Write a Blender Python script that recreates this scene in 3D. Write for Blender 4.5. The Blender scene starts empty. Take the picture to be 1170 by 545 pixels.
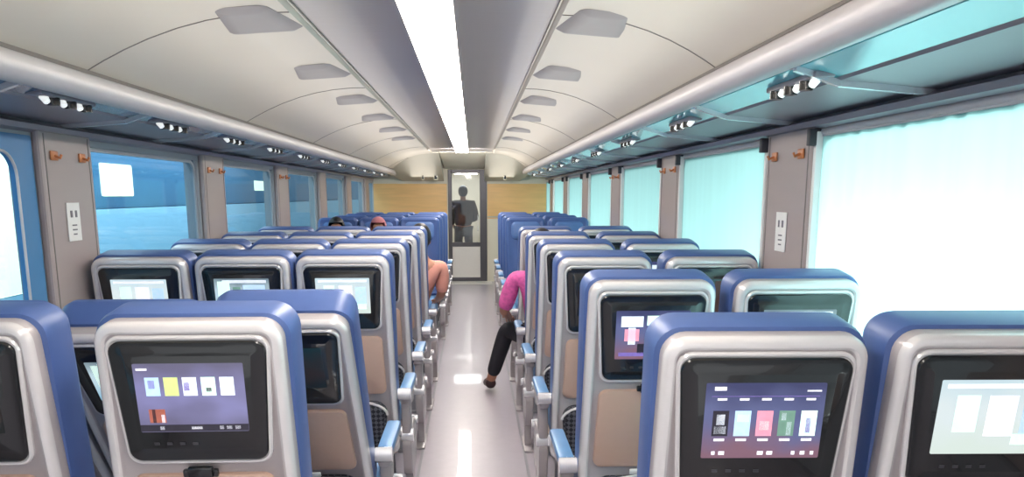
import bpy, bmesh, math, random
from mathutils import Vector, Matrix
random.seed(7)
COL = bpy.context.scene.collection
R = math.radians

# ------------------------------------------------------------------ materials
def s2l(c):
    return tuple(((v/255)/12.92 if v/255 <= .04045 else ((v/255+.055)/1.055)**2.4) for v in c)

def mat(name, rgb, rough=.5, metal=0., noise=0., nscale=20., bump=0., stretch=None, emit=0., coat=0., spec=.5):
    m = bpy.data.materials.new(name); m.use_nodes = True
    nt = m.node_tree; n = nt.nodes; l = nt.links
    b = n['Principled BSDF']
    c = (*s2l(rgb), 1)
    b.inputs['Base Color'].default_value = c
    b.inputs['Roughness'].default_value = rough
    b.inputs['Metallic'].default_value = metal
    b.inputs['Specular IOR Level'].default_value = spec
    b.inputs['Coat Weight'].default_value = coat
    if emit:
        b.inputs['Emission Color'].default_value = c
        b.inputs['Emission Strength'].default_value = emit
    if noise or bump:
        tc = n.new('ShaderNodeTexCoord'); mp = n.new('ShaderNodeMapping')
        l.new(tc.outputs['Object'], mp.inputs['Vector'])
        if stretch: mp.inputs['Scale'].default_value = stretch
        nz = n.new('ShaderNodeTexNoise'); nz.inputs['Scale'].default_value = nscale
        nz.inputs['Detail'].default_value = 4
        l.new(mp.outputs['Vector'], nz.inputs['Vector'])
        if noise:
            mx = n.new('ShaderNodeMix'); mx.data_type = 'RGBA'
            mx.inputs['A'].default_value = tuple(v*(1-noise) for v in c[:3]) + (1,)
            mx.inputs['B'].default_value = tuple(min(1, v*(1+noise)) for v in c[:3]) + (1,)
            l.new(nz.outputs['Fac'], mx.inputs['Factor'])
            l.new(mx.outputs['Result'], b.inputs['Base Color'])
        if bump:
            bp = n.new('ShaderNodeBump'); bp.inputs['Strength'].default_value = bump
            bp.inputs['Distance'].default_value = .004
            l.new(nz.outputs['Fac'], bp.inputs['Height']); l.new(bp.outputs['Normal'], b.inputs['Normal'])
    return m

def mat_glass_tint(name, rgb, gloss=.08, rough=.03):
    m = bpy.data.materials.new(name); m.use_nodes = True
    nt = m.node_tree; n = nt.nodes; l = nt.links; n.clear()
    o = n.new('ShaderNodeOutputMaterial'); mx = n.new('ShaderNodeMixShader')
    t = n.new('ShaderNodeBsdfTransparent'); g = n.new('ShaderNodeBsdfGlossy')
    t.inputs['Color'].default_value = (*s2l(rgb), 1); g.inputs['Roughness'].default_value = rough
    mx.inputs[0].default_value = gloss
    l.new(t.outputs[0], mx.inputs[1]); l.new(g.outputs[0], mx.inputs[2]); l.new(mx.outputs[0], o.inputs[0])
    return m

def mat_fabric_translucent(name, rgb, trans_rgb, fac=.6):
    m = bpy.data.materials.new(name); m.use_nodes = True
    nt = m.node_tree; n = nt.nodes; l = nt.links; n.clear()
    o = n.new('ShaderNodeOutputMaterial'); mx = n.new('ShaderNodeMixShader')
    d = n.new('ShaderNodeBsdfDiffuse'); t = n.new('ShaderNodeBsdfTranslucent')
    d.inputs['Color'].default_value = (*s2l(rgb), 1)
    tc = n.new('ShaderNodeTexCoord'); mp = n.new('ShaderNodeMapping'); mp.inputs['Scale'].default_value = (1, 6, .3)
    nz = n.new('ShaderNodeTexNoise'); nz.inputs['Scale'].default_value = 2.5
    cm = n.new('ShaderNodeMix'); cm.data_type = 'RGBA'
    c = s2l(trans_rgb)
    cm.inputs['A'].default_value = tuple(v*.86 for v in c)+(1,); cm.inputs['B'].default_value = (*c, 1)
    l.new(tc.outputs['Object'], mp.inputs[0]); l.new(mp.outputs[0], nz.inputs['Vector'])
    l.new(nz.outputs['Fac'], cm.inputs['Factor']); l.new(cm.outputs['Result'], t.inputs['Color'])
    mx.inputs[0].default_value = fac
    l.new(d.outputs[0], mx.inputs[1]); l.new(t.outputs[0], mx.inputs[2]); l.new(mx.outputs[0], o.inputs[0])
    return m

def mat_net(name):
    m = mat(name, (28, 29, 36), .8)
    nt = m.node_tree; n = nt.nodes; l = nt.links; b = n['Principled BSDF']
    tc = n.new('ShaderNodeTexCoord'); mp = n.new('ShaderNodeMapping')
    mp.inputs['Rotation'].default_value = (0, R(45), 0); mp.inputs['Scale'].default_value = (60, 60, 60)
    ck = n.new('ShaderNodeTexChecker'); ck.inputs['Scale'].default_value = 1
    ck.inputs['Color1'].default_value = (.012, .013, .02, 1); ck.inputs['Color2'].default_value = (.09, .09, .11, 1)
    l.new(tc.outputs['Object'], mp.inputs[0]); l.new(mp.outputs[0], ck.inputs['Vector'])
    l.new(ck.outputs['Color'], b.inputs['Base Color'])
    return m

def mat_display(name, ca, cb, cc, emit):
    m = bpy.data.materials.new(name); m.use_nodes = True
    nt = m.node_tree; n = nt.nodes; l = nt.links; b = n['Principled BSDF']
    tc = n.new('ShaderNodeTexCoord')
    g = n.new('ShaderNodeSeparateXYZ'); l.new(tc.outputs['Generated'], g.inputs[0])
    nz = n.new('ShaderNodeTexNoise'); nz.inputs['Scale'].default_value = 2.2
    l.new(tc.outputs['Generated'], nz.inputs['Vector'])
    ad = n.new('ShaderNodeMath'); ad.operation = 'ADD'
    sb = n.new('ShaderNodeMath'); sb.operation = 'MULTIPLY_ADD'; sb.inputs[1].default_value = .8; sb.inputs[2].default_value = -.4
    l.new(nz.outputs['Fac'], sb.inputs[0]); l.new(sb.outputs[0], ad.inputs[0]); l.new(g.outputs['Z'], ad.inputs[1])
    cr = n.new('ShaderNodeValToRGB')
    e = cr.color_ramp.elements
    e[0].position = .05; e[0].color = (*s2l(ca), 1); e[1].position = .95; e[1].color = (*s2l(cc), 1)
    k = e.new(.5); k.color = (*s2l(cb), 1)
    l.new(ad.outputs[0], cr.inputs[0])
    b.inputs['Base Color'].default_value = (.01, .01, .012, 1); b.inputs['Roughness'].default_value = .12
    l.new(cr.outputs[0], b.inputs['Emission Color']); b.inputs['Emission Strength'].default_value = emit
    return m

M = {}
M['navy'] = mat('blue leatherette', (72, 96, 152), .42, noise=.10, nscale=9, bump=.12, spec=.5)
M['navylight'] = mat('soft blue headrest leatherette', (84, 116, 172), .45, noise=.08, nscale=12, bump=.1)
M['sky'] = mat('light blue leatherette', (96, 142, 190), .4, noise=.08, nscale=12, bump=.1)
M['silver'] = mat('silver painted plastic', (170, 163, 165), .48, metal=.12, noise=.03, nscale=60, coat=.25)
M['rim'] = mat('bright satin rim', (222, 219, 220), .22, metal=.2, coat=.4, noise=.02)
M['taupe'] = mat('warm grey plastic', (190, 160, 144), .42, metal=.12, noise=.03, nscale=40, coat=.15)
M['black'] = mat('glossy black bezel', (20, 22, 24), .22, noise=.1, coat=.5)
M['darkgrey'] = mat('dark grey plastic', (58, 58, 64), .5, noise=.06)
M['net'] = mat_net('black elastic net')
M['chrome'] = mat('polished cap', (226, 226, 230), .22, metal=.5, coat=.4, noise=.02)
M['white'] = mat('white plastic', (236, 236, 234), .4, noise=.02)
M['steel'] = mat('brushed steel legs', (150, 150, 156), .35, metal=.7, noise=.06, stretch=(1, 1, 12))
M['wall'] = mat('grey laminate wall', (170, 172, 178), .5, noise=.03, nscale=8)
M['pillar'] = mat('taupe laminate pillar', (168, 154, 152), .45, noise=.04, nscale=5, stretch=(1, 1, 4), coat=.2)
M['floor'] = mat('lavender grey vinyl', (166, 158, 168), .33, noise=.06, nscale=14, bump=.03, coat=.25)
M['ceil'] = mat('cream ceiling laminate', (206, 197, 184), .42, noise=.02, nscale=3, coat=.1)
M['ceilmid'] = mat('brushed grey ceiling panel', (158, 152, 154), .34, metal=.3, noise=.10, nscale=10, stretch=(.6, 14, 1), coat=.1)
M['vent'] = mat('grey vent plastic', (150, 145, 146), .5, noise=.03)
M['seam'] = mat('dark seam', (128, 122, 120), .6, noise=.05)
M['rail'] = mat('anodised rail', (204, 198, 200), .38, metal=.3, noise=.04, stretch=(1, .2, 1))
M['shelf'] = mat('grey rack underside', (150, 143, 150), .4, metal=.25, noise=.05, nscale=6)
M['orange'] = mat('orange plastic hook', (206, 128, 78), .4, noise=.04)
M['wood'] = mat('honey wood laminate', (238, 190, 124), .42, noise=.14, nscale=5, stretch=(.5, 1, 6), coat=.2)
M['endwall'] = mat('cream end wall', (222, 214, 196), .45, noise=.03, nscale=4)
M['endgrey'] = mat('olive grey bulkhead', (182, 178, 166), .45, noise=.04, nscale=4)
M['frame'] = mat('dark grey door frame', (82, 80, 86), .4, metal=.4, noise=.05)
M['doorwhite'] = mat('off white door panel', (222, 216, 212), .4, noise=.03)
M['bluepanel'] = mat('blue panel', (70, 128, 178), .45, noise=.04, nscale=4)
M['glass_lit'] = mat('lit teal rack glass', (120, 205, 216), .15, noise=.06, nscale=3, coat=.5)  # right rack: same glass, brightness from the window side put into the colour
M['glass_shaded'] = mat('shaded slate blue rack glass', (96, 126, 156), .15, noise=.08, nscale=3, coat=.5)  # left rack: same glass, its dimmer side painted darker
M['tint'] = mat_glass_tint('blue tinted window glass', (200, 220, 228))
M['clear'] = mat_glass_tint('clear door glass', (215, 222, 224), .06)
M['blind'] = mat_fabric_translucent('teal roller blind fabric', (160, 212, 210), (186, 232, 228), .62)
M['blind_l'] = mat_fabric_translucent('blue roller blind fabric', (84, 140, 190), (120, 170, 210), .45)
M['paper'] = mat('printed paper', (236, 234, 232), .6, noise=.02)
M['ink'] = mat('grey print', (120, 116, 124), .6, noise=.05)
M['strip'] = mat('lamp diffuser', (255, 247, 236), .5, emit=24.0, noise=.01)
M['led'] = mat('lamp lens', (250, 250, 246), .3, emit=.7, noise=.01)
M['skin'] = mat('brown skin', (176, 122, 98), .5, noise=.06, nscale=30)
M['hair'] = mat('black hair', (26, 22, 24), .5, noise=.3, nscale=60)
M['eye'] = mat('eye', (30, 24, 22), .2, noise=.02)
M['lip'] = mat('lips', (140, 74, 70), .5, noise=.02)
M['pinkshirt'] = mat('pink patterned shirt', (214, 92, 158), .75, noise=.45, nscale=45)
M['peach'] = mat('peach cotton', (224, 158, 142), .75, noise=.12, nscale=25)
M['scarf'] = mat('rose headscarf', (170, 104, 112), .8, noise=.2, nscale=30)
M['violet'] = mat('violet cotton', (110, 92, 142), .8, noise=.25, nscale=35)
M['darkcoat'] = mat('brown grey coat', (74, 62, 58), .8, noise=.15, nscale=25)
M['blackcloth'] = mat('black trousers', (34, 32, 40), .8, noise=.1)
M['greycloth'] = mat('grey trousers', (104, 104, 112), .8, noise=.1)
M['shoe'] = mat('dark maroon shoe', (52, 30, 30), .4, noise=.1)
M['out_low'] = mat('pale blue backdrop side', (150, 196, 218), .5, noise=.03)
M['out_up'] = mat('grey blue backdrop side', (70, 130, 168), .5, noise=.08, nscale=2)
M['out_glow'] = mat('glowing cream backdrop patch', (255, 250, 222), .4, emit=1.6, noise=.03)
M['ground'] = mat('ballast', (150, 150, 148), .9, noise=.3, nscale=30)
M['roofgrey'] = mat('platform concrete', (190, 188, 184), .8, noise=.1)
# display contents
M['d_lav'] = mat_display('lavender display', (120, 116, 150), (150, 148, 200), (120, 116, 146), .9)
M['d_ind'] = mat_display('indigo display', (150, 112, 130), (112, 120, 168), (74, 78, 122), .85)
M['d_wht'] = mat_display('washed white display', (222, 236, 228), (226, 238, 240), (206, 228, 236), 1.0)
M['d_drk'] = mat_display('dark display', (18, 26, 24), (52, 40, 36), (24, 56, 62), .5)
M['d_pal'] = mat_display('pale blue display', (150, 196, 220), (196, 220, 232), (120, 140, 150), .95)
def tile(name, rgb, e=.95): return mat(name, rgb, .3, emit=e, noise=.35, nscale=60)
M['t_white'] = tile('tile white', (206, 212, 220)); M['t_lime'] = tile('tile lime', (190, 200, 130))
M['t_cyan'] = tile('tile cyan', (172, 198, 216)); M['t_pink'] = tile('tile pink', (206, 140, 160))
M['t_green'] = tile('tile green', (100, 134, 120)); M['t_dark'] = tile('tile dark', (40, 38, 48))
M['t_mint'] = tile('tile mint', (206, 234, 220)); M['t_brown'] = tile('tile brown', (150, 86, 72))
M['t_refl'] = tile('painted dim reflection', (70, 46, 40), .4); M['t_violet'] = tile('tile violet', (112, 96, 160)); M['t_text'] = tile('text white', (222, 222, 232))

# ------------------------------------------------------------------ mesh helpers
def link(name, bm, mats, parent=None, smooth=True, loc=None, rot=None):
    bmesh.ops.recalc_face_normals(bm, faces=bm.faces)
    me = bpy.data.meshes.new(name); bm.to_mesh(me); bm.free()
    if not isinstance(mats, (list, tuple)): mats = [mats]
    for m in mats: me.materials.append(m)
    if smooth:
        for p in me.polygons: p.use_smooth = True
        try: me.set_sharp_from_angle(angle=R(38))
        except Exception: pass
    o = bpy.data.objects.new(name, me); COL.objects.link(o)
    if parent: o.parent = parent
    if loc: o.location = loc
    if rot: o.rotation_euler = rot
    return o

def tag(o, label=None, cat=None, group=None, kind=None):
    if label: o['label'] = label
    if cat: o['category'] = cat
    if group: o['group'] = group
    if kind: o['kind'] = kind
    return o
def struct(name, bm, mats, parent=None, smooth=False):
    o = link(name, bm, mats, parent, smooth)
    if not parent: o['kind'] = 'structure'
    return o
def empty(name, loc=(0, 0, 0), rz=0.):
    o = bpy.data.objects.new(name, None); COL.objects.link(o)
    o.location = loc; o.rotation_euler = (0, 0, rz); o.empty_display_size = .05
    return o

def box(bm, x0, x1, y0, y1, z0, z1, mi=0, bev=0.):
    vs = [bm.verts.new((x, y, z)) for x in (x0, x1) for y in (y0, y1) for z in (z0, z1)]
    q = [(0, 1, 3, 2), (4, 6, 7, 5), (0, 4, 5, 1), (2, 3, 7, 6), (0, 2, 6, 4), (1, 5, 7, 3)]
    fs = [bm.faces.new([vs[i] for i in t]) for t in q]
    for f in fs: f.material_index = mi
    if bev:
        es = list({e for f in fs for e in f.edges})
        r = bmesh.ops.bevel(bm, geom=es, offset=bev, segments=2, affect='EDGES', profile=.5)
        for f in r['faces']: f.material_index = mi
def quadbox(bm, p, q, w, h, mi=0):
    """bar from p to q with cross section w x h"""
    p = Vector(p); q = Vector(q); d = (q-p).normalized()
    a = d.cross(Vector((0, 0, 1)))
    if a.length < .01: a = Vector((1, 0, 0))
    a.normalize(); b = d.cross(a).normalized()
    vs = [bm.verts.new(c + a*sx*w/2 + b*sy*h/2) for c in (p, q) for sx, sy in ((-1, -1), (1, -1), (1, 1), (-1, 1))]
    for t in ((3, 2, 1, 0), (4, 5, 6, 7), (0, 1, 5, 4), (1, 2, 6, 5), (2, 3, 7, 6), (3, 0, 4, 7)):
        bm.faces.new([vs[i] for i in t]).material_index = mi
def tube(bm, pts, r, n=12, mi=0):
    rings = []
    for i, p in enumerate(pts):
        p = Vector(p)
        d = (Vector(pts[min(i+1, len(pts)-1)]) - Vector(pts[max(i-1, 0)])).normalized()
        a = d.cross(Vector((0, 0, 1)))
        if a.length < .01: a = Vector((1, 0, 0))
        a.normalize(); b = d.cross(a)
        rr = r[i] if isinstance(r, (list, tuple)) else r
        rings.append([bm.verts.new(p + (a*math.cos(t)+b*math.sin(t))*rr) for t in [2*math.pi*k/n for k in range(n)]])
    for u, v in zip(rings, rings[1:]):
        for k in range(n): bm.faces.new((u[k], u[(k+1) % n], v[(k+1) % n], v[k])).material_index = mi
    bm.faces.new(rings[0][::-1]).material_index = mi; bm.faces.new(rings[-1]).material_index = mi
def outline(wt, wb, z0, z1, r, d=0., seg=6, rb=None):
    """rounded trapezoid in XZ, inset by d"""
    z0 += d; z1 -= d; wt = wt-2*d; wb = wb-2*d
    r = max(r-d, .003); rb = r if rb is None else max(rb-d, .003)
    pts = []
    def arc(cx, cz, rr, a0):
        for k in range(seg+1):
            a = R(a0 + 90*k/seg); pts.append((cx+rr*math.cos(a), cz+rr*math.sin(a)))
    arc(wt/2-r, z1-r, r, 0); arc(-wt/2+r, z1-r, r, 90)
    arc(-wb/2+rb, z0+rb, rb, 180); arc(wb/2-rb, z0+rb, rb, 270)
    return pts
def loft(bm, rings, mis=None, cap0=True, cap1=True, cx=0.):
    """rings: list of (outline pts, y)"""
    rv = [[bm.verts.new((x+cx, (y(x, z) if callable(y) else y), z)) for x, z in pts] for pts, y in rings]
    n = len(rv[0])
    for i, (u, v) in enumerate(zip(rv, rv[1:])):
        for k in range(n):
            f = bm.faces.new((u[k], u[(k+1) % n], v[(k+1) % n], v[k]))
            if mis: f.material_index = mis[i]
    if cap0: f = bm.faces.new(rv[0][::-1]); f.material_index = mis[0] if mis else 0
    if cap1: f = bm.faces.new(rv[-1]); f.material_index = mis[-1] if mis else 0
def plate(wt, wb, z0, z1, r, yb, yf, bev=.004, cx=0.):
    """rounded plate, back (camera side) at yb, front at yf"""
    bm = bmesh.new()
    o = lambda d: outline(wt, wb, z0, z1, r, d)
    loft(bm, [(o(0), yf), (o(0), yb+bev), (o(bev*.3), yb+bev*.3), (o(bev), yb)], cx=cx)
    return bm
def profile_extrude(bm, pts, y0, y1, mi=0, closed=False, ny=1):
    """pts in XZ, extruded along Y"""
    ys = [y0+(y1-y0)*k/ny for k in range(ny+1)]
    rv = [[bm.verts.new((x, y, z)) for x, z in pts] for y in ys]
    n = len(pts)
    for u, v in zip(rv, rv[1:]):
        for k in range(n if closed else n-1):
            bm.faces.new((u[k], u[(k+1) % n], v[(k+1) % n], v[k])).material_index = mi
    if closed:
        bm.faces.new(rv[0][::-1]).material_index = mi; bm.faces.new(rv[-1]).material_index = mi

# ------------------------------------------------------------------ place dimensions
CX = -.16                  # centre line of the ceiling and lamp
XL, XR = -1.835, 1.372       # side walls
YB, YE = -2.2, 15.1        # open rear, far end wall
CAMZ = 1.62
WTOP, WBOT = 1.845, .86
PILS = {-1: (3.50, 2.05, .46), 1: (3.19, 2.09, .50)}   # pillars per side: first, step, width
RAILX = {-1: -1.39, 1: .92}; RAILZ = {-1: 2.005, 1: 2.03}
EYE_ROWS_L = [1.96+.955*k for k in range(6)]
EYE_ROWS_R = [1.71]+[1.78+.985*k for k in range(1, 6)]

# ------------------------------------------------------------------ setting
bm = bmesh.new(); box(bm, XL-.1, XR+.1, YB, YE+2.4, -.1, 0)
struct('floor', bm, M['floor'])
bm = bmesh.new()
box(bm, -.343, -.327, YB, YE-.6, .0005, .004, 0)
struct('trim_1', bm, M['steel'])
bm = bmesh.new(); box(bm, .307, .323, YB, YE-.6, .0005, .004, 0)
struct('trim_0', bm, M['steel'])

def sect(side):
    """ceiling side profile from flat panel edge to rack rail"""
    s = side; w = abs(RAILX[s]-CX)-.005; ze = RAILZ[s]+.045
    P = [(.475, 2.285), (.49, 2.262)]
    for t in (.12, .26, .4, .54, .68, .8, .9, .96, 1.):
        P.append((.49+(w-.49)*t, 2.262-(2.262-ze)*(t**2.1)))
    return [(CX+s*x, z) for x, z in P]
bm = bmesh.new()
profile_extrude(bm, [(CX-.47, 2.285), (CX-.13, 2.292), (CX+.13, 2.292), (CX+.47, 2.285)], YB, YE, 1)
for s in (-1, 1):
    profile_extrude(bm, sect(s), YB, YE, 0)
    profile_extrude(bm, [sect(s)[-1], (RAILX[s]+s*.2, 2.10), ((XL, XR)[s > 0], 2.12)], YB, YE, 0)
    # long seam lips
    profile_extrude(bm, [(CX+s*.468, 2.283), (CX+s*.468, 2.276), (CX+s*.474, 2.276), (CX+s*.474, 2.283)], YB, YE, 0, True)
# cross seams of the ceiling panels
for y in [1.0+2.045*k for k in range(7)]:
    for s in (-1, 1):
        pr = sect(s)[1:]
        for (a, b) in zip(pr, pr[1:]):
            quadbox(bm, (a[0], y, a[1]-.0005), (b[0], y, b[1]-.0005), .006, .004, 2)
struct('ceiling', bm, [M['ceil'], M['ceilmid'], M['seam']], smooth=True)

# outer roof to keep daylight out
bm = bmesh.new()
profile_extrude(bm, [(XL-.1, 2.05), (XL-.05, 2.3), (CX-.9, 2.5), (CX, 2.56), (CX+.9, 2.5), (XR+.05, 2.3), (XR+.1, 2.05)], YB, YE+2.4, 0)
struct('trim_2', bm, M['wall'])

PIL = {e: [PILS[e][0]+PILS[e][1]*k for k in range(-3, 6)] for e in (-1, 1)}
def wall(name, x, s):
    pillars = PIL[s]; PW = PILS[s][2]
    bm = bmesh.new()
    t = .09*s
    a, b = sorted((x, x+t))
    box(bm, a, b, YB, YE, 0, WBOT)
    box(bm, a, b, YB, YE, WTOP, 2.14)
    ys = [YB] + [v for p in pillars for v in (p-.02, p+PW+.02)] + [YE]
    for p in pillars: 
        if p > YB: box(bm, a, b, p-.02, p+PW+.02, WBOT, WTOP)
    box(bm, a, b, pillars[-1]+PW+1.0, YE, WBOT, WTOP)
    return struct(name, bm, M['wall'])
wall('wall_left', XL, -1); wall('wall_right', XR, 1)

# pillar cladding: one per bay and side
tn = 3
for s, x in ((-1, XL), (1, XR)):
    PW = PILS[s][2]
    for p in PIL[s][1:]:
        bm = bmesh.new()
        xi = x - s*(.035 if s < 0 else .022)
        a, b = sorted((xi, x))
        box(bm, a, b, p, p+PW, WBOT-.02, WTOP+.045, 0, .012)
        a, b = sorted((xi-s*.002, xi+s*.004))
        for yy in (p+.035, p+PW-.035): box(bm, a, b, yy-.003, yy+.003, WBOT, WTOP+.03, 1)
        struct('trim_%d' % tn, bm, [M['pillar'], M['seam']]); tn += 1
# lower side ledge (window sill board)
for s, x, nm in ((-1, XL, 'baseboard_left'), (1, XR, 'baseboard_right')):
    bm = bmesh.new(); a, b = sorted((x, x-s*.03)); box(bm, a, b, YB, YE, 0, .11, 0, .006)
    box(bm, a, b, YB, YE, WBOT-.05, WBOT-.02, 0, .005)
    struct(nm, bm, M['steel'])

# windows
def rounded_frame(bm, x, s, y0, y1, z0, z1, w=.035, th=.03, mi=0, r=.09):
    """ring frame lying in YZ plane"""
    def pts(d):
        o = outline(y1-y0, y1-y0, z0, z1, r, d, 6); cy = (y0+y1)/2
        return [(cy+u, z) for u, z in o]
    loops = []
    for d, xx in ((0, x), (0, x-s*th), (w, x-s*th), (w, x)):
        loops.append([bm.verts.new((xx, u, z)) for u, z in pts(d)])
    n = len(loops[0])
    for u, v in zip(loops, loops[1:]+loops[:1]):
        for k in range(n): bm.faces.new((u[k], u[(k+1) % n], v[(k+1) % n], v[k])).material_index = mi
wn = 1
BAYS = {}
for e in (-1, 1):
    p0, st, pw = PILS[e]
    BAYS[e] = [(p+pw+.02, p+st-.02) for p in PIL[e][1:]]
    BAYS[e][-1] = (BAYS[e][-1][0], PIL[e][-1]+pw+1.0)
for s, x in ((-1, XL), (1, XR)):
    bays = BAYS[s]
    for i, (y0, y1) in enumerate(bays):
        bm = bmesh.new(); xg = x+s*.025
        a, b = sorted((xg, xg+s*.006))
        rounded_frame(bm, x+s*.045, s, y0, y1, WBOT, WTOP, .018, .03)
        fr = struct('window_%d' % wn, bm, M['wall'], smooth=True)
        bm = bmesh.new(); box(bm, a, b, y0, y1, WBOT, WTOP)
        link('pane', bm, M['tint'] if s < 0 else M['clear'], fr, False)
        wn += 1
ordn = ['first', 'second', 'third', 'fourth', 'fifth', 'sixth', 'seventh', 'eighth', 'ninth', 'tenth']
# roller blinds on the right: one thing each, with cassette and guide rails
def blind(name, x, s, y0, y1, ztop, zbot, fold, m):
    root = empty(name, (x-s*.0, (y0+y1)/2, zbot))
    L = y1-y0
    bm = bmesh.new(); n = 90 if fold else 12
    rows = []
    for zz in (ztop-zbot, 0):
        rows.append([bm.verts.new((s*.006 + fold*math.sin(k*1.05)*(.6+.4*math.sin(k*.37)), -L/2+L*k/n, zz)) for k in range(n+1)])
    for k in range(n): bm.faces.new((rows[0][k], rows[0][k+1], rows[1][k+1], rows[1][k]))
    link('blind_fabric', bm, m, root)
    for e in (-1, 1):
        bm = bmesh.new()
        box(bm, min(-s*.022, s*.02), max(-s*.022, s*.02), e*(L/2+.0)-.013, e*(L/2)+.013, 0, ztop-zbot+.01, 0, .003)
        link('guide_rail', bm, M['white'], root)
    bm = bmesh.new(); tube(bm, [(s*.012, -L/2, ztop-zbot+.01), (s*.012, L/2, ztop-zbot+.01)], .018, 12)
    link('roller', bm, M['rail'], root)
    for e in (-1, 1):
        bm = bmesh.new()
        box(bm, min(-s*.05, s*.0), max(-s*.05, s*.0), e*(L/2+.004)-.016, e*(L/2+.004)+.016, ztop-zbot-.045, ztop-zbot+.02, 0, .004)
        link('end_clamp', bm, M['darkgrey'], root)
    return root
for i, (y0, y1) in enumerate(BAYS[1][1:]):
    b = blind('roller_blind', XR, 1, y0, y1, WTOP+.01, WBOT-.01, .0035 if i == 0 else .0, M['blind'])
    lab = ('large bright rippled roller blind over the nearest right window' if i == 0 else
           'teal roller blind over the right window just past the %s right pillar' % ordn[i-1] )
    tag(b, lab, 'roller blind', 'roller blinds drawn over the right windows')
# nearest left window: blue surround with a rounded opening
y0, y1 = BAYS[-1][1]
sr = empty('window_surround', (XL, (y0+y1)/2, WBOT))
bm = bmesh.new()
op = [(u, z) for u, z in outline(y1-y0, y1-y0, 0, WTOP-WBOT+.015, .012, 0, 7)]
ip = [(u, z) for u, z in outline(y1-y0-.27, y1-y0-.27, .07, WTOP-WBOT-.055, .10, 0, 7)]
lo = [[bm.verts.new((xx, u, z)) for u, z in pp] for pp, xx in ((op, .012), (ip, .012), (ip, -.01), (op, -.01))]
n = len(op)
for a, b in zip(lo, lo[1:]+lo[:1]):
    for k in range(n): bm.faces.new((a[k], a[(k+1) % n], b[(k+1) % n], b[k]))
link('border_panel', bm, M['bluepanel'], sr)
bm = bmesh.new()
tube(bm, [(.014, u, z) for u, z in ip]+[(.014, *ip[0])], .006, 8)
link('edge_seal', bm, M['rail'], sr)
tag(sr, 'blue panel with a rounded opening around the nearest left window', 'window surround')

# notices and coat hooks on the pillars
def notice(x, s, y, z, side):
    r = empty('wall_notice', (x, y, z))
    bm = bmesh.new(); a, b = sorted((0, -s*.003)); box(bm, a, b, -.058, .058, -.085, .085, 0)
    a, b = sorted((-s*.003, -s*.0045))
    for yy, zz, w, h in ((-.02, .035, .018, .03), (.022, .035, .016, .03), (0, -.015, .04, .006), (0, -.035, .04, .006), (0, -.055, .03, .006)):
        box(bm, a, b, yy-w/2, yy+w/2, zz-h/2, zz+h/2, 1)
    link('sheet', bm, [M['paper'], M['ink']], r, False)
    tag(r, 'small white printed notice on the nearest %s window pillar' % side, 'notice')
notice(XL+.037, -1, PIL[-1][3]+.22, 1.50, 'left'); notice(XR-.024, 1, PIL[1][3]+.27, 1.46, 'right')
for s, x, side in ((-1, XL, 'left'), (1, XR, 'right')):
    PW = PILS[s][2]
    for k, p in enumerate(PIL[s][3:6]):
        for j, yy in enumerate((p+.10, p+PW-.11)):
            bm = bmesh.new(); xi = x-s*(.036 if s < 0 else .023)
            a, b = sorted((xi, xi-s*.008)); box(bm, a, b, yy-.03, yy+.03, 1.765, 1.805, 0, .004)
            tube(bm, [(xi-s*.006, yy, 1.785), (xi-s*.03, yy, 1.775), (xi-s*.035, yy, 1.79)], .006, 8)
            o = link('coat_hook', bm, M['orange'])
            tag(o, 'orange coat hook on the %s %s pillar, %s edge' % (ordn[k], side, ('nearer', 'farther')[j]), 'coat hook', 'orange coat hooks on the window pillars')

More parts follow.
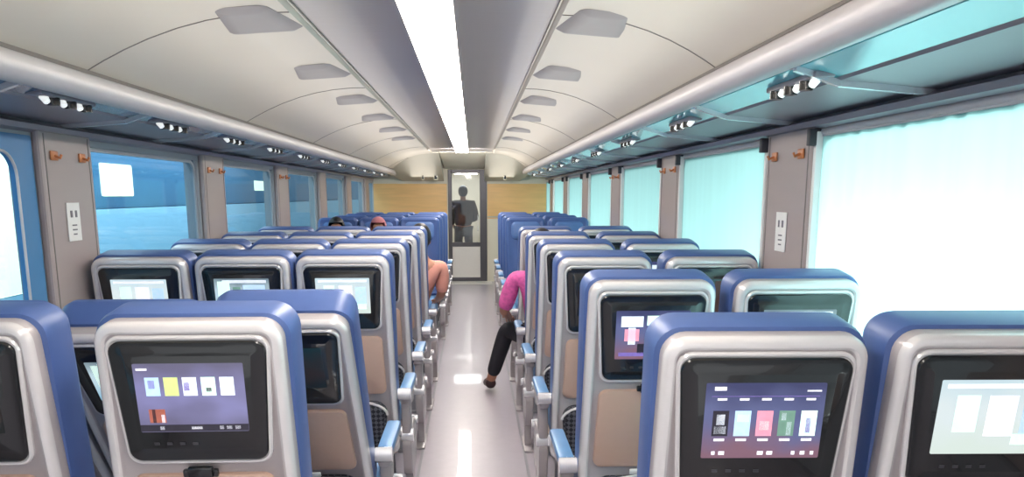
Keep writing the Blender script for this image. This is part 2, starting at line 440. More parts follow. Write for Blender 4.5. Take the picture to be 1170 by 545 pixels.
# ------------------------------------------------------------------ luggage racks
def rack(side, x, s, gl, ybr, ylt):
    root = empty('luggage_rack', (x, YB, 1.9))
    def P(px): return px - x
    rx = RAILX[s]; rz = RAILZ[s]; dz = rz-2.03
    o = Vector((x, YB, 1.9))
    def lk(name, bm, m, par=root, sm=True):
        bmesh.ops.translate(bm, verts=bm.verts, vec=-o); return link(name, bm, m, par, sm)
    bm = bmesh.new()
    pr = []
    for k in range(20):
        a = 2*math.pi*k/20; pr.append((rx+.048*math.cos(a), rz+.05*math.sin(a)))
    profile_extrude(bm, pr, YB, YE-.25, 0, True)
    lk('front_rail', bm, M['rail'])
    bm = bmesh.new()
    profile_extrude(bm, [(rx-s*.035, 2.066+dz), (rx-s*.02, 2.084+dz), (rx+s*.01, 2.086+dz), (rx+s*.01, 2.07+dz)], YB, YE-.25, 0, True)
    lk('upper_lip', bm, M['seam'])
    bm = bmesh.new()
    profile_extrude(bm, [(x, 1.925), (x-s*.30, 1.948), (x-s*.315, 1.965), (x-s*.30, 1.972), (x, 1.955)], YB, YE-.25, 0, True)
    lk('shelf_panel', bm, M['shelf'])
    bm = bmesh.new()
    profile_extrude(bm, [(x, 1.875), (x-s*.035, 1.885), (x-s*.045, 1.905), (x-s*.02, 1.92), (x, 1.92)], YB, YE-.25, 0, True)
    lk('cornice', bm, M['shelf'])
    bm = bmesh.new()
    profile_extrude(bm, [(x-s*.30, 1.955), (rx+s*.03, 1.985), (rx+s*.03, 1.993), (x-s*.30, 1.963)], YB, YE-.25, 0, True)
    lk('glass_shelf', bm, gl)
    for y in ybr:
        bm = bmesh.new()
        quadbox(bm, (x, y, 1.915), (x-s*.30, y, 1.94), .022, .018)
        quadbox(bm, (x-s*.30, y, 1.94), (rx+s*.02, y, 1.982), .022, .018)
        quadbox(bm, (x, y, 2.08), (rx, y+.0, 2.045), .016, .012)
        quadbox(bm, (rx+s*.02, y, 1.982), (rx, y, 2.02), .03, .02)
        lk('bracket', bm, M['chrome'])
    for y in ylt:
        bm = bmesh.new()
        u = rx+s*.10
        box(bm, u-.03, u+.03, y-.20, y+.20, 1.955, 1.974, 0, .006)
        p = lk('reading_light_panel', bm, M['shelf'])
        for k in (-1, 0, 1):
            bm = bmesh.new(); tube(bm, [(u-s*.012, y+.12*k+.03, 1.957), (u-s*.012, y+.12*k+.03, 1.930)], .021, 14)
            lk('lamp_socket', bm, M['black'], p)
            bm = bmesh.new(); tube(bm, [(u-s*.004, y+.12*k-.025, 1.957), (u-s*.02, y+.12*k-.032, 1.936)], [.015, .011], 14)
            lk('lamp', bm, M['led'], p)
    tag(root, 'long overhead luggage rack with round metal rail along the %s wall' % side, 'luggage rack')
rack('left', XL, -1, M['glass_shaded'], [PIL[-1][3]+.235+2.05/2*k for k in range(-3, 11)], [2.05+1.04*k for k in range(12)])
rack('right', XR, 1, M['glass_lit'], [PIL[1][3]+.235+2.09/2*k for k in range(-3, 11)], [2.55+1.36*k for k in range(9)])

# ------------------------------------------------------------------ ceiling lamp and vents
root = empty('ceiling_lamp', (CX, YB, 2.29))
bm = bmesh.new(); box(bm, -.095, .095, .05, 12.85-YB, -.022, -.006, 0, .004)
link('diffuser', bm, M['strip'], root)
for e in (-1, 1):
    bm = bmesh.new(); box(bm, min(e*.097, e*.112), max(e*.097, e*.112), .05, 12.85-YB, -.02, 0)
    link('edge_trim', bm, M['ceilmid'], root, False)
tag(root, 'long bright linear lamp running down the middle of the ceiling', 'ceiling light')
def vent(x, y, s, lab):
    r = empty('air_vent', (x, y, 2.258)); r.rotation_euler = (0, s*R(4), 0)
    bm = bmesh.new()
    rv = []
    for d, z in ((0, .004), (.0, -.006), (.03, -.020), (.06, -.022)):
        rv.append([bm.verts.new((u, v, z)) for u, v in [(a, b) for a, b in outline(.30, .20, -.2, .2, .05, d)]])
    n = len(rv[0])
    for a, b in zip(rv, rv[1:]):
        for k in range(n): bm.faces.new((a[k], a[(k+1) % n], b[(k+1) % n], b[k]))
    bm.faces.new(rv[-1])
    link('cover', bm, M['vent'], r)
    tag(r, lab, 'air vent', 'shallow grey air vents on the curved ceiling')
for s, side in ((-1, 'left'), (1, 'right')):
    for k in range(8):
        y = .65+1.24*k
        vent(CX+s*.64, y, s, '%s grey ceiling air vent %s of the lamp, counting away from the camera' % (ordn[k], side))

# ------------------------------------------------------------------ end wall, door, vestibule
DX0, DX1, DZ = -.44, .24, 2.06
bm = bmesh.new()
def wl(x0, x1, z0, z1, mi): box(bm, x0, x1, YE, YE+.06, z0, z1, mi)
wl(XL, DX0, 0, 2.3, 0); wl(DX1, XR, 0, 2.3, 0); wl(DX0, DX1, DZ, 2.3, 0)
box(bm, XL, DX0-.04, YE-.012, YE, 1.18, 1.82, 1); box(bm, DX1+.03, XR, YE-.012, YE, 1.18, 1.82, 1)
box(bm, XL, DX0-.04, YE-.02, YE, 1.20, 1.225, 2); box(bm, DX1+.03, XR, YE-.02, YE, 1.20, 1.225, 2)
for s in (-1, 1):   # sloping upper bulkhead with a clipped outer corner
    pr = [(.37, 0), (1.10, 0), (1.22, .06), (1.30, .45), (1.02, 1.), (.37, 1.)]
    if s < 0: pr = [(a*1.12 if a > .5 else a, b) for a, b in pr]
    sl = lambda a, t, o: (CX+s*a, 12.95+2.1*t, 2.268-.40*t+o)
    f0 = [bm.verts.new(sl(a, t, 0)) for a, t in pr]; f1 = [bm.verts.new(sl(a, t, .08)) for a, t in pr]
    bm.faces.new(f0).material_index = 2; bm.faces.new(f1[::-1]).material_index = 2
    for k in range(6): bm.faces.new((f0[k], f0[(k+1) % 6], f1[(k+1) % 6], f1[k])).material_index = 2
struct('wall_back', bm, [M['endwall'], M['wood'], M['endgrey']])
bm = bmesh.new()
vs = [bm.verts.new(v) for v in ((CX-.36, 12.9, 2.275), (CX+.37, 12.9, 2.275), (CX+.37, YE, 2.09), (CX-.36, YE, 2.09), (CX-.36, 12.9, 2.29), (CX+.37, 12.9, 2.29), (CX+.37, YE, 2.29), (CX-.36, YE, 2.29))]
for q in ((0, 1, 2, 3), (4, 5, 6, 7), (0, 1, 5, 4), (1, 2, 6, 5), (2, 3, 7, 6), (3, 0, 4, 7)): bm.faces.new([vs[i] for i in q])
struct('trim_%d' % tn, bm, M['endwall']); tn += 1
for x, w, lab in ((-.66, .05, 'small dark square sensor left of the end door, nearer the door'), (-.89, .03, 'small dark slot left of the end door, farther from the door'), (.58, .035, 'small dark switch on the bulkhead right of the end door')):
    y = 14.6; z = 2.268-.40*(y-12.95)/2.1-.006
    bm = bmesh.new(); box(bm, x-w*.8, x+w*.8, y-.01, y+.01, z-.07, z+.04, 0, .004); box(bm, x-w*.5, x+w*.5, y-.014, y-.009, z-.05, z+.03, 1, .002)
    tag(link('wall_sensor', bm, [M['endwall'], M['black']]), lab, 'sensor')
# door_1 : frame, glass, lower panel
bm = bmesh.new()
box(bm, DX0-.02, DX0+.05, YE-.03, YE+.07, 0, DZ+.02, 0, .006); box(bm, DX1-.11, DX1+.02, YE-.03, YE+.07, 0, DZ+.02, 0, .006)
box(bm, DX0+.05, DX1-.11, YE-.03, YE+.07, DZ-.05, DZ+.02, 0, .006)
box(bm, DX0+.05, DX1-.11, YE-.01, YE+.05, .66, .74, 0, .004); box(bm, DX0+.05, DX1-.11, YE-.01, YE+.05, 0, .08, 0, .004)
d = struct('door_1', bm, M['frame'])
bm = bmesh.new(); box(bm, DX0+.05, DX1-.11, YE+.0, YE+.03, .08, .66); link('lower_panel', bm, M['doorwhite'], d, False)
bm = bmesh.new(); box(bm, DX0+.05, DX1-.11, YE+.012, YE+.02, .74, DZ-.05); link('glass_pane', bm, M['clear'], d, False)
bm = bmesh.new(); tube(bm, [(DX1-.15, YE-.03, .95), (DX1-.15, YE-.045, .97), (DX1-.15, YE-.045, 1.23), (DX1-.15, YE-.03, 1.25)], .010, 8)
link('handle', bm, M['chrome'], d)
bm = bmesh.new(); box(bm, DX0-.1, DX1+.1, YE-.55, YE-.03, .001, .012, 0, .004); struct('trim_%d' % tn, bm, M['doorwhite']); tn += 1
# vestibule beyond the door
bm = bmesh.new(); box(bm, -1.2, -1.14, YE+.06, YE+2.4, 0, 2.3); struct('wall_vestibule_left', bm, M['endwall'])
bm = bmesh.new(); box(bm, .75, .81, YE+.06, YE+2.4, 0, 2.3); struct('wall_vestibule_right', bm, M['endwall'])
bm = bmesh.new(); box(bm, -1.2, .81, YE+2.34, YE+2.4, 0, 2.3); struct('wall_vestibule_back', bm, M['endwall'])

# ------------------------------------------------------------------ seat
TILT = R(8); PZ = .45
def tiles(bm, lst):
    """small flat squares on a display; x,z relative to display centre in fractions"""
    for (fx, fz, w, h, mi) in lst:
        x = fx*DW; z = DZc+fz*DH; w *= DW; h *= DH
        vs = [bm.verts.new((x+a*w/2, DY-.0006, z+b*h/2)) for a, b in ((-1, -1), (1, -1), (1, 1), (-1, 1))]
        bm.faces.new(vs).material_index = mi
DW, DH, DY = .252, .172, -.0135
def s_of(Z): return (Z-PZ)/math.cos(TILT)
DZc = s_of(1.152)
def display_mesh(kind):
    bm = bmesh.new()
    loft(bm, [(outline(DW, DW, DZc-DH/2, DZc+DH/2, .003), DY+.003), (outline(DW, DW, DZc-DH/2, DZc+DH/2, .003), DY)], cap0=False)
    for f in bm.faces: f.material_index = 0
    if kind == 'lavender':
        ms = ['d_lav', 't_cyan', 't_lime', 't_white', 't_mint', 't_dark', 't_brown', 't_text', 't_violet']
        L = [(-.34+.17*k, .17, .13, .27, (1, 2, 3, 4, 3)[k]) for k in range(5)]
        L += [(-.35, .20, .06, .12, 8), (0-.03, .17, .05, .12, 8), (.0+.17, .12, .05, .06, 5)]
        L += [(-.33, -.26, .15, .2, 6), (-.36, -.26, .03, .2, 5), (-.28, -.30, .03, .12, 7)]
        L += [(-.42, .42, .10, .03, 7), (.0, -.44, 1.0, .10, 5), (-.30, -.44, .04, .05, 7), (.02, -.44, .10, .04, 7), (.32, -.44, .05, .05, 7), (.40, -.44, .05, .05, 7), (.25, -.44, .04, .05, 7)]
    elif kind == 'indigo':
        ms = ['d_ind', 't_dark', 't_white', 't_pink', 't_green', 't_mint', 't_text', 't_violet', 't_cyan']
        L = []
        for k, mi in enumerate((1, 8, 3, 4, 5)):
            L.append((-.36+.185*k, -.03, .135, .34, mi)); L.append((-.36+.185*k, .29, .08, .03, 6)); L.append((-.36+.185*k, -.25, .09, .035, 6))
        L += [(-.36, .02, .07, .14, 2), (-.36, -.12, .10, .10, 2), (-.17, .04, .10, .10, 2), (.01, -.06, .08, .12, 5), (.22, -.1, .04, .18, 2), (.38, -.06, .04, .2, 7), (.17, .06, .04, .1, 2)]
        L += [(-.38, .43, .10, .05, 6), (.40, .40, .12, .02, 6), (-.40, -.43, .03, .05, 6), (-.33, -.43, .05, .05, 6), (.0, -.43, .05, .05, 6), (.08, -.43, .05, .05, 6), (.28, -.43, .03, .05, 6), (.36, -.43, .04, .05, 6), (.44, -.43, .03, .05, 6), (0, .33, .9, .008, 7)]
    elif kind == 'white':
        ms = ['d_wht', 't_mint', 't_lime', 't_cyan', 't_text']
        L = [(-.25, .05, .2, .5, 1), (.05, .02, .25, .55, 4), (.33, 0, .2, .5, 3), (0, .42, .9, .06, 4), (.3, -.3, .25, .15, 1)]
    elif kind == 'dark':
        ms = ['d_drk', 't_dark', 't_refl']
        L = [(.1, 0, .12, .9, 2), (-.2, 0, .2, .8, 1)]  # stripes paint reflections onto the dark glass
    elif kind == 'pale':
        ms = ['d_pal', 't_mint', 't_dark', 't_white', 't_green', 't_cyan']
        L = [(-.33, .1, .22, .65, 1), (-.1, .12, .14, .3, 4), (.22, .15, .4, .35, 5), (.1, -.28, .7, .25, 3), (-.28, -.1, .12, .14, 2), (.05, .42, .8, .08, 3)]
    else:  # split: left bright block, right lime blocks
        ms = ['d_ind', 't_white', 't_lime', 't_dark', 't_mint', 't_violet', 't_pink']
        L = [(-.28, .28, .3, .22, 1), (-.28, 0, .2, .25, 6), (-.28, -.02, .1, .35, 1), (.12, .3, .4, .2, 4), (.2, .0, .25, .2, 2), (.3, -.25, .3, .25, 2), (-.1, -.28, .2, .2, 3), (.1, -.1, .12, .15, 1), (-.2, -.4, .5, .08, 5)]
    tiles(bm, L)
    me = bpy.data.meshes.new('display'); bm.to_mesh(me); bm.free()
    for k in ms: me.materials.append(M[k])
    return me
DISP = {k: display_mesh(k) for k in ('lavender', 'indigo', 'white', 'dark', 'pale', 'split')}

def arm_parts(root, x, w):
    bm = bmesh.new()
    # slim structural arm with curved drop to the frame
    box(bm, x-w*.4, x+w*.4, .06, .46, .575, .622, 0, .012)
    box(bm, x-w*.38, x+w*.38, .10, .19, .40, .59, 0, .01)
    a = link('armrest', bm, M['silver'], root)
    bm = bmesh.new(); box(bm, x-w*.5, x+w*.5, .09, .47, .618, .652, 0, .012)
    link('arm_pad', bm, M['sky'], a)
    bm = bmesh.new()
    tube(bm, [(x-w*.52, .06, .63), (x+w*.52, .06, .63)], .03, 14)
    link('end_cap', bm, M['chrome'], a)
    bm = bmesh.new(); tube(bm, [(x-w*.55, .46, .60), (x+w*.55, .46, .60)], .022, 14)
    link('end_cap', bm, M['chrome'], a)
def make_seat(side, pos):
    """side -1 left block / +1 right block; pos aisle, middle, window.  Faces +Y, back shell towards -Y"""
    s = -side                                  # direction of the aisle
    root = empty('train_seat')
    T = dict(loc=(0, 0, PZ), rot=(TILT, 0, 0))
    zt = s_of(1.330)
    # shell
    bm = bmesh.new(); o = lambda d: outline(.432, .466, -.12, zt, .052, d, 7, .03)
    loft(bm, [(o(.006), .07), (o(0), .05), (o(0), .016), (o(.004), .006), (o(.012), 0), (o(.022), 0), (o(.028), .005), (o(.036), .010)],
         [0, 0, 1, 1, 1, 1, 0, 0])
    link('back_shell', bm, [M['silver'], M['rim']], root, **T)
    # cushion
    bm = bmesh.new(); o = lambda d: outline(.462, .456, .0, zt+.012, .062, d, 7, .04)
    bul = lambda y: (lambda x, z: y + .012*math.cos(x/.235*1.4)*0 - .0)
    loft(bm, [(o(.020), .045), (o(.004), .052), (o(0), .07), (o(.0), .150), (o(.010), .176), (o(.030), .190), (o(.060), .184), (o(.090), .178)])
    bc = link('backrest_cushion', bm, M['navy'], root, **T)
    bm = bmesh.new(); o = lambda d: outline(.33, .33, zt-.24, zt-.045, .05, d, 7)
    loft(bm, [(o(0), .17), (o(0), .195), (o(.012), .208), (o(.03), .213)])
    link('headrest', bm, M['navylight'], root, **T)
    # raised screen surround and bezel
    z0, z1 = s_of(.988), s_of(1.288)
    bm = bmesh.new(); o = lambda d: outline(.378, .348, z0-.012, z1+.012, .036, d, 6)
    loft(bm, [(o(0), .02), (o(0), .002), (o(.004), -.003), (o(.008), -.003), (o(.011), .001)])
    link('screen_surround', bm, M['rim'], root, **T)
    bm = bmesh.new(); o = lambda d: outline(.360, .330, z0, z1, .030, d, 6)
    loft(bm, [(o(0), .01), (o(0), -.004), (o(.003), -.007), (o(.03), -.009), (o(.034), -.012)])
    bz = link('screen_bezel', bm, M['black'], root, **T)
    dp = bpy.data.objects.new('display', DISP['pale']); COL.objects.link(dp); dp.parent = bz
    for k in range(4):
        bm = bmesh.new(); box(bm, -.10+.03*k, -.088+.03*k, -.0135, -.011, z0+.045, z0+.052)
        link('touch_button', bm, M['darkgrey'], bz, False)
    # tray table and latch
    z0, z1 = s_of(.655), s_of(.948)
    bm = plate(.345, .365, z0, z1, .03, -.006, .012, .005); tr = link('tray_table', bm, M['taupe'], root, **T)
    bm = bmesh.new(); box(bm, -.03, .03, -.022, -.004, z1-.006, z1+.028, 0, .006); box(bm, -.042, -.028, -.018, -.004, z1+.0, z1+.02, 0, .004); box(bm, .028, .042, -.018, -.004, z1+.0, z1+.02, 0, .004)
    link('tray_latch', bm, M['black'], tr)
    # card holder and net pocket
    z0, z1 = s_of(.36), s_of(.615)
    bm = bmesh.new(); o = lambda d: outline(.36, .34, z0, z1, .06, d, 6)
    loft(bm, [(o(0), .01), (o(.0), -.02), (o(.012), -.038), (o(.03), -.045)])
    pk = link('net_pocket', bm, M['net'], root, **T)
    bm = bmesh.new(); pts = [(.185*math.cos(a), -.03, z1-.06+.075*math.sin(a)) for a in [math.pi*k/14 for k in range(15)]]
    tube(bm, pts, .007, 8); link('pocket_rim', bm, M['rim'], pk)
    bm = bmesh.new(); box(bm, -.05, .05, -.014, -.006, z1+.012, z1+.034, 0, .003); link('label_plate', bm, M['white'], root, **T)
    # seat cushion
    bm = bmesh.new(); box(bm, -.21, .21, .10, .56, .36, .475, 0, .035)
    for v in bm.verts:
        if v.co.y > .4: v.co.z += .012
    link('seat_cushion', bm, M['sky'], root)
    bm = bmesh.new(); box(bm, -.215, .215, .06, .52, .315, .365, 0, .012)
    link('seat_pan', bm, M['taupe'], root)
    # base
    for x in (-.15, .15):
        bm = bmesh.new()
        quadbox(bm, (x, .16, .32), (x, .10, .012), .035, .03); quadbox(bm, (x, .40, .32), (x, .46, .012), .035, .03)
        box(bm, x-.025, x+.025, .06, .50, .001, .018, 0, .004)
        link('leg', bm, M['steel'], root)
    if pos == 'aisle':
        arm_parts(root, s*.262, .062)
        bm = bmesh.new()
        o = lambda d: outline(.36, .30, .16, .42, .08, d, 6)
        rv = [[bm.verts.new((s*.262+dx, .28+u, z)) for u, z in o(d)] for dx, d in ((-.02, 0), (.02, 0), (.026, .006))]
        n = len(rv[0])
        for a, b in zip(rv, rv[1:]):
            for k in range(n): bm.faces.new((a[k], a[(k+1) % n], b[(k+1) % n], b[k]))
        bm.faces.new(rv[0][::-1]); bm.faces.new(rv[-1])
        sp = link('side_panel', bm, M['silver'], root)
        bm = bmesh.new(); tube(bm, [(s*.262-s*.03, .13, .395), (s*.262+s*.034, .13, .395)], .034, 16)
        link('pivot_cap', bm, M['chrome'], sp)
        bm = bmesh.new(); tube(bm, [(s*.262-s*.03, .44, .39), (s*.262+s*.034, .44, .39)], .026, 16)
        link('pivot_cap', bm, M['chrome'], sp)
        bm = bmesh.new(); quadbox(bm, (s*.262, .28, .2), (s*.262, .28, .012), .04, .09); box(bm, s*.262-.03, s*.262+.03, .12, .44, .001, .016, 0, .004)
        link('side_foot', bm, M['silver'], sp)
        # moulded grip handle on the aisle shoulder of the shell
    else:
        arm_parts(root, s*.231, .026)
    if pos == 'window': arm_parts(root, -s*.205, .024)
    return root
def kids(o): return [c for c in bpy.data.objects if c.parent == o]
def copy_tree(o, parent=None):
    c = o.copy(); COL.objects.link(c)
    if parent: c.parent = parent
    for ch in kids(o): copy_tree(ch, c)
    return c
PROTO = {}
BACKPARTS = ('back_shell', 'backrest_cushion', 'headrest', 'screen_surround', 'screen_bezel', 'tray_table', 'net_pocket', 'label_plate')
def place_seat(side, pos, x, y, rz, tilt, disp, label, group):
    key = (side, pos)
    if key in PROTO: o = copy_tree(PROTO[key])
    else: o = make_seat(side, pos); PROTO[key] = o
    o.location = (x, y, 0); o.rotation_euler = (0, 0, rz)
    for c in kids(o):
        n = c.name.split('.')[0]
        if n in BACKPARTS: c.rotation_euler = (tilt, 0, 0)
        if n == 'screen_bezel':
            for d in kids(c):
                if d.name.split('.')[0] == 'display': d.data = DISP[disp]
    tag(o, label, 'seat', group)
    return o
LX = {'aisle': -.615, 'middle': -1.08, 'window': -1.545}
RX = {'aisle': .606, 'window': 1.110}
NEAR_X = {'aisle': -.664, 'middle': -1.235}; NEAR_RX = {'aisle': .612, 'window': 1.118}
dl = {(2, 'aisle'): 'white', (2, 'middle'): 'pale', (2, 'window'): 'white', (0, 'aisle'): 'lavender', (0, 'middle'): 'dark', (1, 'aisle'): 'dark', (0, 'window'): 'dark'}
dr = {(0, 'aisle'): 'indigo', (0, 'window'): 'white', (1, 'aisle'): 'split', (1, 'window'): 'pale'}
for k, y in enumerate(EYE_ROWS_L):
    for pos, x in LX.items():
        if k == 0:
            if pos == 'window': continue
            x = NEAR_X[pos]
        lab = 'blue seat with silver screen back, left block %s position, %s row from the camera' % (pos, ordn[k])
        if (k, pos) == (0, 'aisle'): lab = 'nearest left aisle seat, silver back with lavender screen of five tiles'
        if (k, pos) == (0, 'middle'): lab = 'nearest left middle seat, silver back with dark screen, cut by photo edge'
        place_seat(-1, pos, x, y + random.uniform(-.01, .01), 0, (R(29) if pos == 'aisle' else R(33)) if k == 1 else R(8)+random.uniform(-.008, .008),
                   dl.get((k, pos), ['pale', 'pale', 'split'][k % 3]), lab, 'seats of the left block with screens in their backs')
for k, y in enumerate(EYE_ROWS_R):
    for pos, x in RX.items():
        if k == 0: x = NEAR_RX[pos]
        lab = 'blue seat with silver screen back, right block %s position, %s row from the camera' % (pos, ordn[k])
        if (k, pos) == (0, 'aisle'): lab = 'nearest right aisle seat, silver back with indigo screen of five posters'
        if (k, pos) == (0, 'window'): lab = 'nearest right window seat, silver back with washed out white screen'
        place_seat(1, pos, x, y + random.uniform(-.01, .01), R(-2.0) if k == 0 else 0, R(8),
                   dr.get((k, pos), ['pale', 'dark', 'dark', 'split'][k % 4]), lab, 'seats of the right block with screens in their backs')
for k, y in enumerate((9.35, 10.3, 11.25, 12.2)):
    for pos, x in LX.items():
        place_seat(1, pos, x, y, math.pi, R(8), 'pale', 'blue seat facing the camera, left block %s position, %s of the facing rows' % (pos, ordn[k]), 'seats facing the camera at the far end')
    for pos, x in RX.items():
        place_seat(-1, pos, x, y, math.pi, R(8), 'pale', 'blue seat facing the camera, right block %s position, %s of the facing rows' % (pos, ordn[k]), 'seats facing the camera at the far end')

# ------------------------------------------------------------------ people
def skin_mesh(verts, edges, root=0, sub=2):
    me = bpy.data.meshes.new('tmp'); me.from_pydata([v[:3] for v in verts], edges, []); me.update()
    o = bpy.data.objects.new('tmp', me); COL.objects.link(o)
    m = o.modifiers.new('s', 'SKIN'); m.use_smooth_shade = True
    o.modifiers.new('d', 'SUBSURF').levels = sub
    sd = me.skin_vertices[0].data
    for i, v in enumerate(verts):
        rr = v[3] if isinstance(v[3], (tuple, list)) else (v[3], v[3])
        sd[i].radius = rr; sd[i].use_root = (i == root)
    dg = bpy.context.evaluated_depsgraph_get(); dg.update()
    res = bpy.data.meshes.new_from_object(o.evaluated_get(dg))
    bpy.data.objects.remove(o); bpy.data.meshes.remove(me)
    return res
def ell(bm, c, r, mi=0, seg=14, cut=None):
    g = bmesh.ops.create_uvsphere(bm, u_segments=seg, v_segments=seg//2+2, radius=1)
    for v in g['verts']:
        v.co = Vector((v.co.x*r[0]+c[0], v.co.y*r[1]+c[1], v.co.z*r[2]+c[2]))
    for f in {f for v in g['verts'] for f in v.link_faces}: f.material_index = mi
    if cut:
        dv = [v for v in g['verts'] if cut(v.co)]
        bmesh.ops.delete(bm, geom=dv, context='VERTS')
def person(name, loc, rz, J, top, bottom, hair, label, standing=False):
    """J: joint dict in local coordinates facing +Y. """
    root = empty(name, loc, rz)
    pel, ch, nk, hd = J['pelvis'], J['chest'], J['neck'], J['head']
    V = []; E = []
    def add(p, r, par=None):
        V.append((*p, r)); i = len(V)-1
        if par is not None: E.append((par, i))
        return i
    mid = tuple((a+b)/2 for a, b in zip(pel, ch))
    p = add(pel, (.15, .105)); w = add(mid, (.135, .10), p); c = add(ch, (.155, .105), w)
    n = add(nk, (.055, .055), c)
    h0 = (hd[0], hd[1]+.005, hd[2]-.065)
    a = add(h0, (.058, .07), n); b = add(hd, (.074, .09), a); add((hd[0], hd[1]-.01, hd[2]+.065), (.062, .078), b)
    for s in ('l', 'r'):
        sh, el, wr = J['sh_'+s], J['el_'+s], J['wr_'+s]
        i = add(sh, .058, c); j = add(el, .042, i); k = add(wr, .028, j)
        d = (Vector(wr)-Vector(el)).normalized(); side = d.cross(Vector((0, 0, 1)))
        if side.length < .1: side = Vector((1, 0, 0))
        side.normalize()
        pm = Vector(wr)+d*.05; q = add(tuple(pm), (.036, .018), k)
        for f in range(4):
            ln = (.068, .078, .072, .055)[f]
            b0 = Vector(wr)+d*.085+side*(-.03+.02*f); b1 = b0+d*ln*.55+Vector((0, 0, -.006)); b2 = b1+d*ln*.45+Vector((0, 0, -.02))
            x0 = add(tuple(b0), .009, q); x1 = add(tuple(b1), .008, x0); add(tuple(b2), .007, x1)
        b0 = Vector(wr)+d*.03-side*.035; b1 = b0+d*.035-side*.015
        x0 = add(tuple(b0), .011, q); add(tuple(b1), .009, x0)
        hp, kn, an, to = J['hp_'+s], J['kn_'+s], J['an_'+s], J['to_'+s]
        i = add(hp, .088, p); j = add(kn, .06, i); k = add(an, .04, j); add(to, .034, k)
    me = skin_mesh(V, E)
    bm = bmesh.new(); bm.from_mesh(me); bpy.data.meshes.remove(me)
    x, y, z = hd
    ell(bm, (x, y+.092, z-.022), (.013, .018, .026), 0, 10)
    for s in (-1, 1):
        ell(bm, (x+s*.032, y+.076, z+.008), (.014, .012, .008), 1, 8)
        ell(bm, (x+s*.076, y+.0, z-.015), (.012, .022, .032), 0, 8)
    ell(bm, (x, y+.080, z-.062), (.024, .010, .007), 2, 8)
    link('body', bm, [M['skin'], M['eye'], M['lip']], root)
    # clothes follow the same skeleton, a little larger
    V = []; E = []
    g = 1.24 if standing else 1.
    lo = Vector(pel)*.8+Vector(mid)*.2
    p = add(tuple(lo), (.165*g, .12*g)); w = add(mid, (.152*g, .116*g), p); c = add(ch, (.168*g, .118*g), w); add(tuple(Vector(ch)*.35+Vector(nk)*.65), (.072, .07), c)
    for s in ('l', 'r'):
        sh, el, wr = Vector(J['sh_'+s]), Vector(J['el_'+s]), Vector(J['wr_'+s])
        i = add(tuple(sh), .074*g, c); j = add(tuple(el), .06*g, i)
        if standing or J.get('long'): add(tuple(el.lerp(wr, .9)), .046*g, j)
    me = skin_mesh(V, E); bm = bmesh.new(); bm.from_mesh(me); bpy.data.meshes.remove(me)
    link('coat' if standing else 'shirt', bm, M[top], root)
    V = []; E = []
    p = add(pel, (.16, .115))
    for s in ('l', 'r'):
        hp, kn, an = Vector(J['hp_'+s]), Vector(J['kn_'+s]), Vector(J['an_'+s])
        i = add(tuple(hp), .102, p); j = add(tuple(kn), .075, i); add(tuple(kn.lerp(an, .93)), .056, j)
    me = skin_mesh(V, E); bm = bmesh.new(); bm.from_mesh(me); bpy.data.meshes.remove(me)
    link('trousers', bm, M[bottom], root)
    for s in ('l', 'r'):
        an, to = Vector(J['an_'+s]), Vector(J['to_'+s])
        V = []; E = []
        d = (to-an); d.z = 0; d.normalize()
        i = add(tuple(an+Vector((0, 0, -.03))-d*.03), .048); j = add(tuple(an.lerp(to, .5)), (.05, .045), i); add(tuple(to+d*.03), (.046, .036), j)
        me = skin_mesh(V, E); bm = bmesh.new(); bm.from_mesh(me); bpy.data.meshes.remove(me)
        link('shoe', bm, M['shoe'], root)
    bm = bmesh.new()
    cutf = lambda q: (q.y > y+.045 and q.z < z+.055)
    ell(bm, (x, y-.012, z+.022), (.093, .112, .115), 0, 24, cutf)
    if hair != 'hair':
        ell(bm, (x, y-.03, z-.11), (.10, .09, .12), 0, 18, lambda q: q.y > y+.03)
    link('headscarf' if hair != 'hair' else 'hair', bm, M[hair], root)
    tag(root, label, 'person')
    return root
def seated(armout='r', footout=None, long=False, lean=0.):
    J = dict(pelvis=(0, .27, .56), chest=(lean, .21, .93), neck=(lean, .22, 1.11), head=(lean, .24, 1.245),
             sh_l=(-.185+lean, .21, 1.03), sh_r=(.185+lean, .21, 1.03), el_l=(-.215, .26, .76), el_r=(.215, .26, .76),
             wr_l=(-.16, .49, .70), wr_r=(.16, .49, .70),
             hp_l=(-.095, .30, .555), hp_r=(.095, .30, .555), kn_l=(-.11, .66, .56), kn_r=(.11, .66, .56),
             an_l=(-.11, .66, .11), an_r=(.11, .66, .11), to_l=(-.115, .79, .05), to_r=(.115, .79, .05), long=long)
    if armout == 'r': J['sh_r'] = (.20+lean, .22, 1.02); J['el_r'] = (.31, .24, .76); J['wr_r'] = (.27, .45, .69)
    if armout == 'l': J['sh_l'] = (-.20+lean, .22, 1.02); J['el_l'] = (-.31, .24, .76); J['wr_l'] = (-.27, .45, .69)
    if armout is None:
        J['el_l'] = (-.185, .30, .76); J['el_r'] = (.185, .30, .76); J['sh_l'] = (-.16, .21, 1.02); J['sh_r'] = (.16, .21, 1.02); J['wr_l'] = (-.1, .48, .68); J['wr_r'] = (.1, .48, .68)
    if footout == 'l': J['kn_l'] = (-.27, .62, .56); J['an_l'] = (-.40, .74, .11); J['to_l'] = (-.42, .87, .05)
    return J
person('person', (LX['aisle']+.02, EYE_ROWS_L[5], 0), 0, seated('r', lean=.14), 'peach', 'greycloth', 'hair',
       'seated person in peach top, elbow over the left aisle armrest, dark hair')
person('person', (RX['aisle']-.07, EYE_ROWS_R[4]-.02, 0), 0, seated('l', 'l', lean=-.03), 'pinkshirt', 'blackcloth', 'hair',
       'seated person in pink patterned shirt, right of the aisle, dark foot out in the aisle')
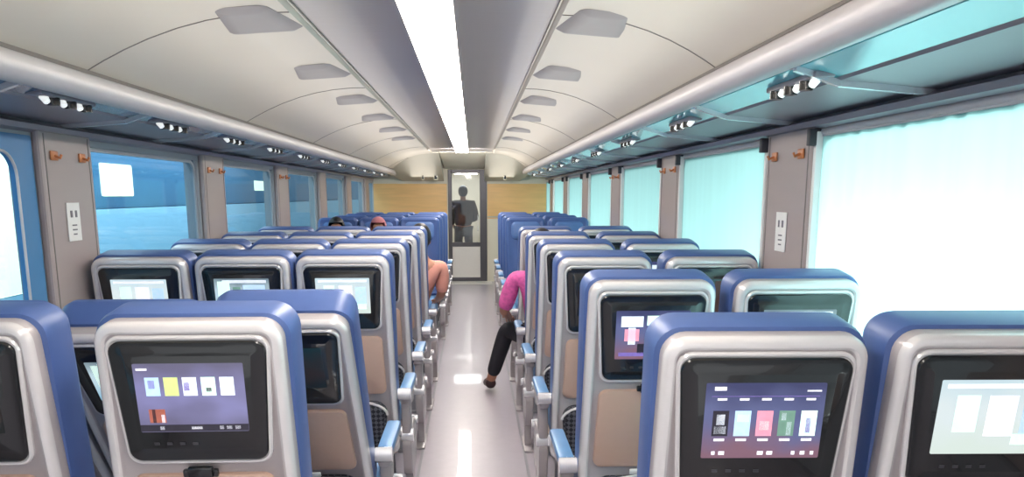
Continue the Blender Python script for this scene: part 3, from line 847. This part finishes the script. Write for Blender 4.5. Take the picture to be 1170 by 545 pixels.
person('person', (LX['middle']+.02, 9.30, 0), math.pi, seated(None), 'violet', 'greycloth', 'scarf',
       'seated person in rose headscarf and violet top facing the camera, far left block')
person('person', (LX['window']+.02, 9.30, 0), math.pi, seated(None), 'darkcoat', 'blackcloth', 'hair',
       'seated dark haired person in brown top facing the camera by the far left window')
ST = dict(pelvis=(0, 0, .95), chest=(0, -.01, 1.33), neck=(0, 0, 1.52), head=(0, .02, 1.665),
          sh_l=(-.19, -.01, 1.44), sh_r=(.19, -.01, 1.44), el_l=(-.25, 0, 1.15), el_r=(.26, .02, 1.16), wr_l=(-.17, .2, 1.05), wr_r=(.15, .22, 1.12),
          hp_l=(-.095, 0, .92), hp_r=(.095, 0, .92), kn_l=(-.11, .02, .5), kn_r=(.11, .0, .5), an_l=(-.12, 0, .09), an_r=(.12, 0, .09),
          to_l=(-.14, .14, .045), to_r=(.14, .14, .045), long=True)
person('person', (-.19, YE+.75, 0), .25, ST, 'darkcoat', 'greycloth', 'hair', 'person in dark coat seen from behind through the glass of the end door', True)

# ------------------------------------------------------------------ outside (left): ground and a made-up coach standing in for the view
bm = bmesh.new(); box(bm, -30, 30, -10, 45, -1.4, -1.2); tag(link('ground', bm, M['ground'], None, False), kind='structure')
root = empty('backdrop_coach', (-5.2, -6, -1.2))
bm = bmesh.new(); box(bm, -2.8, 0, 0, 44, .9, 2.62, 0, .03); link('lower_body', bm, M['out_low'], root)
bm = bmesh.new(); box(bm, -2.8, -.003, 0, 44, 2.62, 4.3, 0, .05); link('upper_body', bm, M['out_up'], root)
def oglow(y0, y1, z0, z1):  # glowing boxes added for the bright patches behind the left glass
    bm = bmesh.new(); box(bm, -.02, .012, y0+6, y1+6, z0+1.2, z1+1.2, 0, .03); link('window', bm, M['out_glow'], root)
oglow(5.2, 10.4, .5, 2.5); oglow(11.62, 12.68, 1.60, 2.06); oglow(19.6, 22, 1.72, 1.95)
for yy in (3, 13, 25, 35):
    bm = bmesh.new()
    for q in (0, 2.4):
        for xx in (-.5, -2.3): tube(bm, [(xx-.07, yy+q, .46), (xx+.07, yy+q, .46)], .45, 20)
    box(bm, -2.5, -.3, yy-.6, yy+3, .45, .9)
    link('bogie', bm, M['darkgrey'], root)
tag(root, 'made-up blue and white coach as backdrop, seen through left windows', 'train coach')

# ------------------------------------------------------------------ lights
def area(name, loc, rot, sx, sy, power, color=(1, 1, 1)):
    l = bpy.data.lights.new(name, 'AREA'); l.shape = 'RECTANGLE'; l.size = sx; l.size_y = sy; l.energy = power; l.color = color
    o = bpy.data.objects.new(name, l); COL.objects.link(o); o.location = loc; o.rotation_euler = rot
    return o
# daylight against the right side of the coach
area('daylight_right', (2.3, 8.7, .8), (0, R(90), 0), 1.6, 15, 370, (1, 1, .98))
area('daylight_right_near', (2.1, 2.0, .75), (0, R(90), 0), 1.2, 3.2, 235, (1, .99, .95))
area('daylight_left', (-3.2, 6, 3.4), (0, R(35), 0), 1.5, 24, 1100, (.95, .98, 1))
# added fill lights at rack height, without fittings, to brighten the ceiling
area('ceiling_fill_left', (CX-.72, 6.3, 1.93), (0, R(180), 0), 0.45, 16.8, 28, (1, .94, .86))
area('ceiling_fill_right', (CX+.68, 6.3, 1.93), (0, R(180), 0), 0.45, 16.8, 28, (1, .94, .86))
area('end_wall_fill', (CX, 11.9, 2.12), (R(82), 0, 0), .5, .10, 22, (1, .95, .88))  # added fill facing away from the camera, brightens the end wall
area('vestibule_light', (-.2, YE+1.3, 2.2), (0, 0, 0), .8, .8, 45, (1, .94, .92))
w = bpy.data.worlds.new('sky'); bpy.context.scene.world = w; w.use_nodes = True
bg = w.node_tree.nodes['Background']; bg.inputs[0].default_value = (.95, .97, 1, 1); bg.inputs[1].default_value = 1.3

# ------------------------------------------------------------------ camera
F = 910.
cam = bpy.data.cameras.new('camera'); co = bpy.data.objects.new('camera', cam); COL.objects.link(co)
cam.sensor_width = 36; cam.lens = 36*F/1170; cam.shift_y = 118/1170; cam.shift_x = 0
pitch = math.atan((390-222)/F); yaw = math.atan(44/F)
co.location = (0, 0, CAMZ); co.rotation_euler = (math.pi/2-pitch, 0, -yaw)
cam.clip_start = .05; cam.clip_end = 200
sc = bpy.context.scene; sc.camera = co
sc.view_settings.view_transform = 'Standard'; sc.view_settings.look = 'None'
sc.view_settings.exposure = 0.0
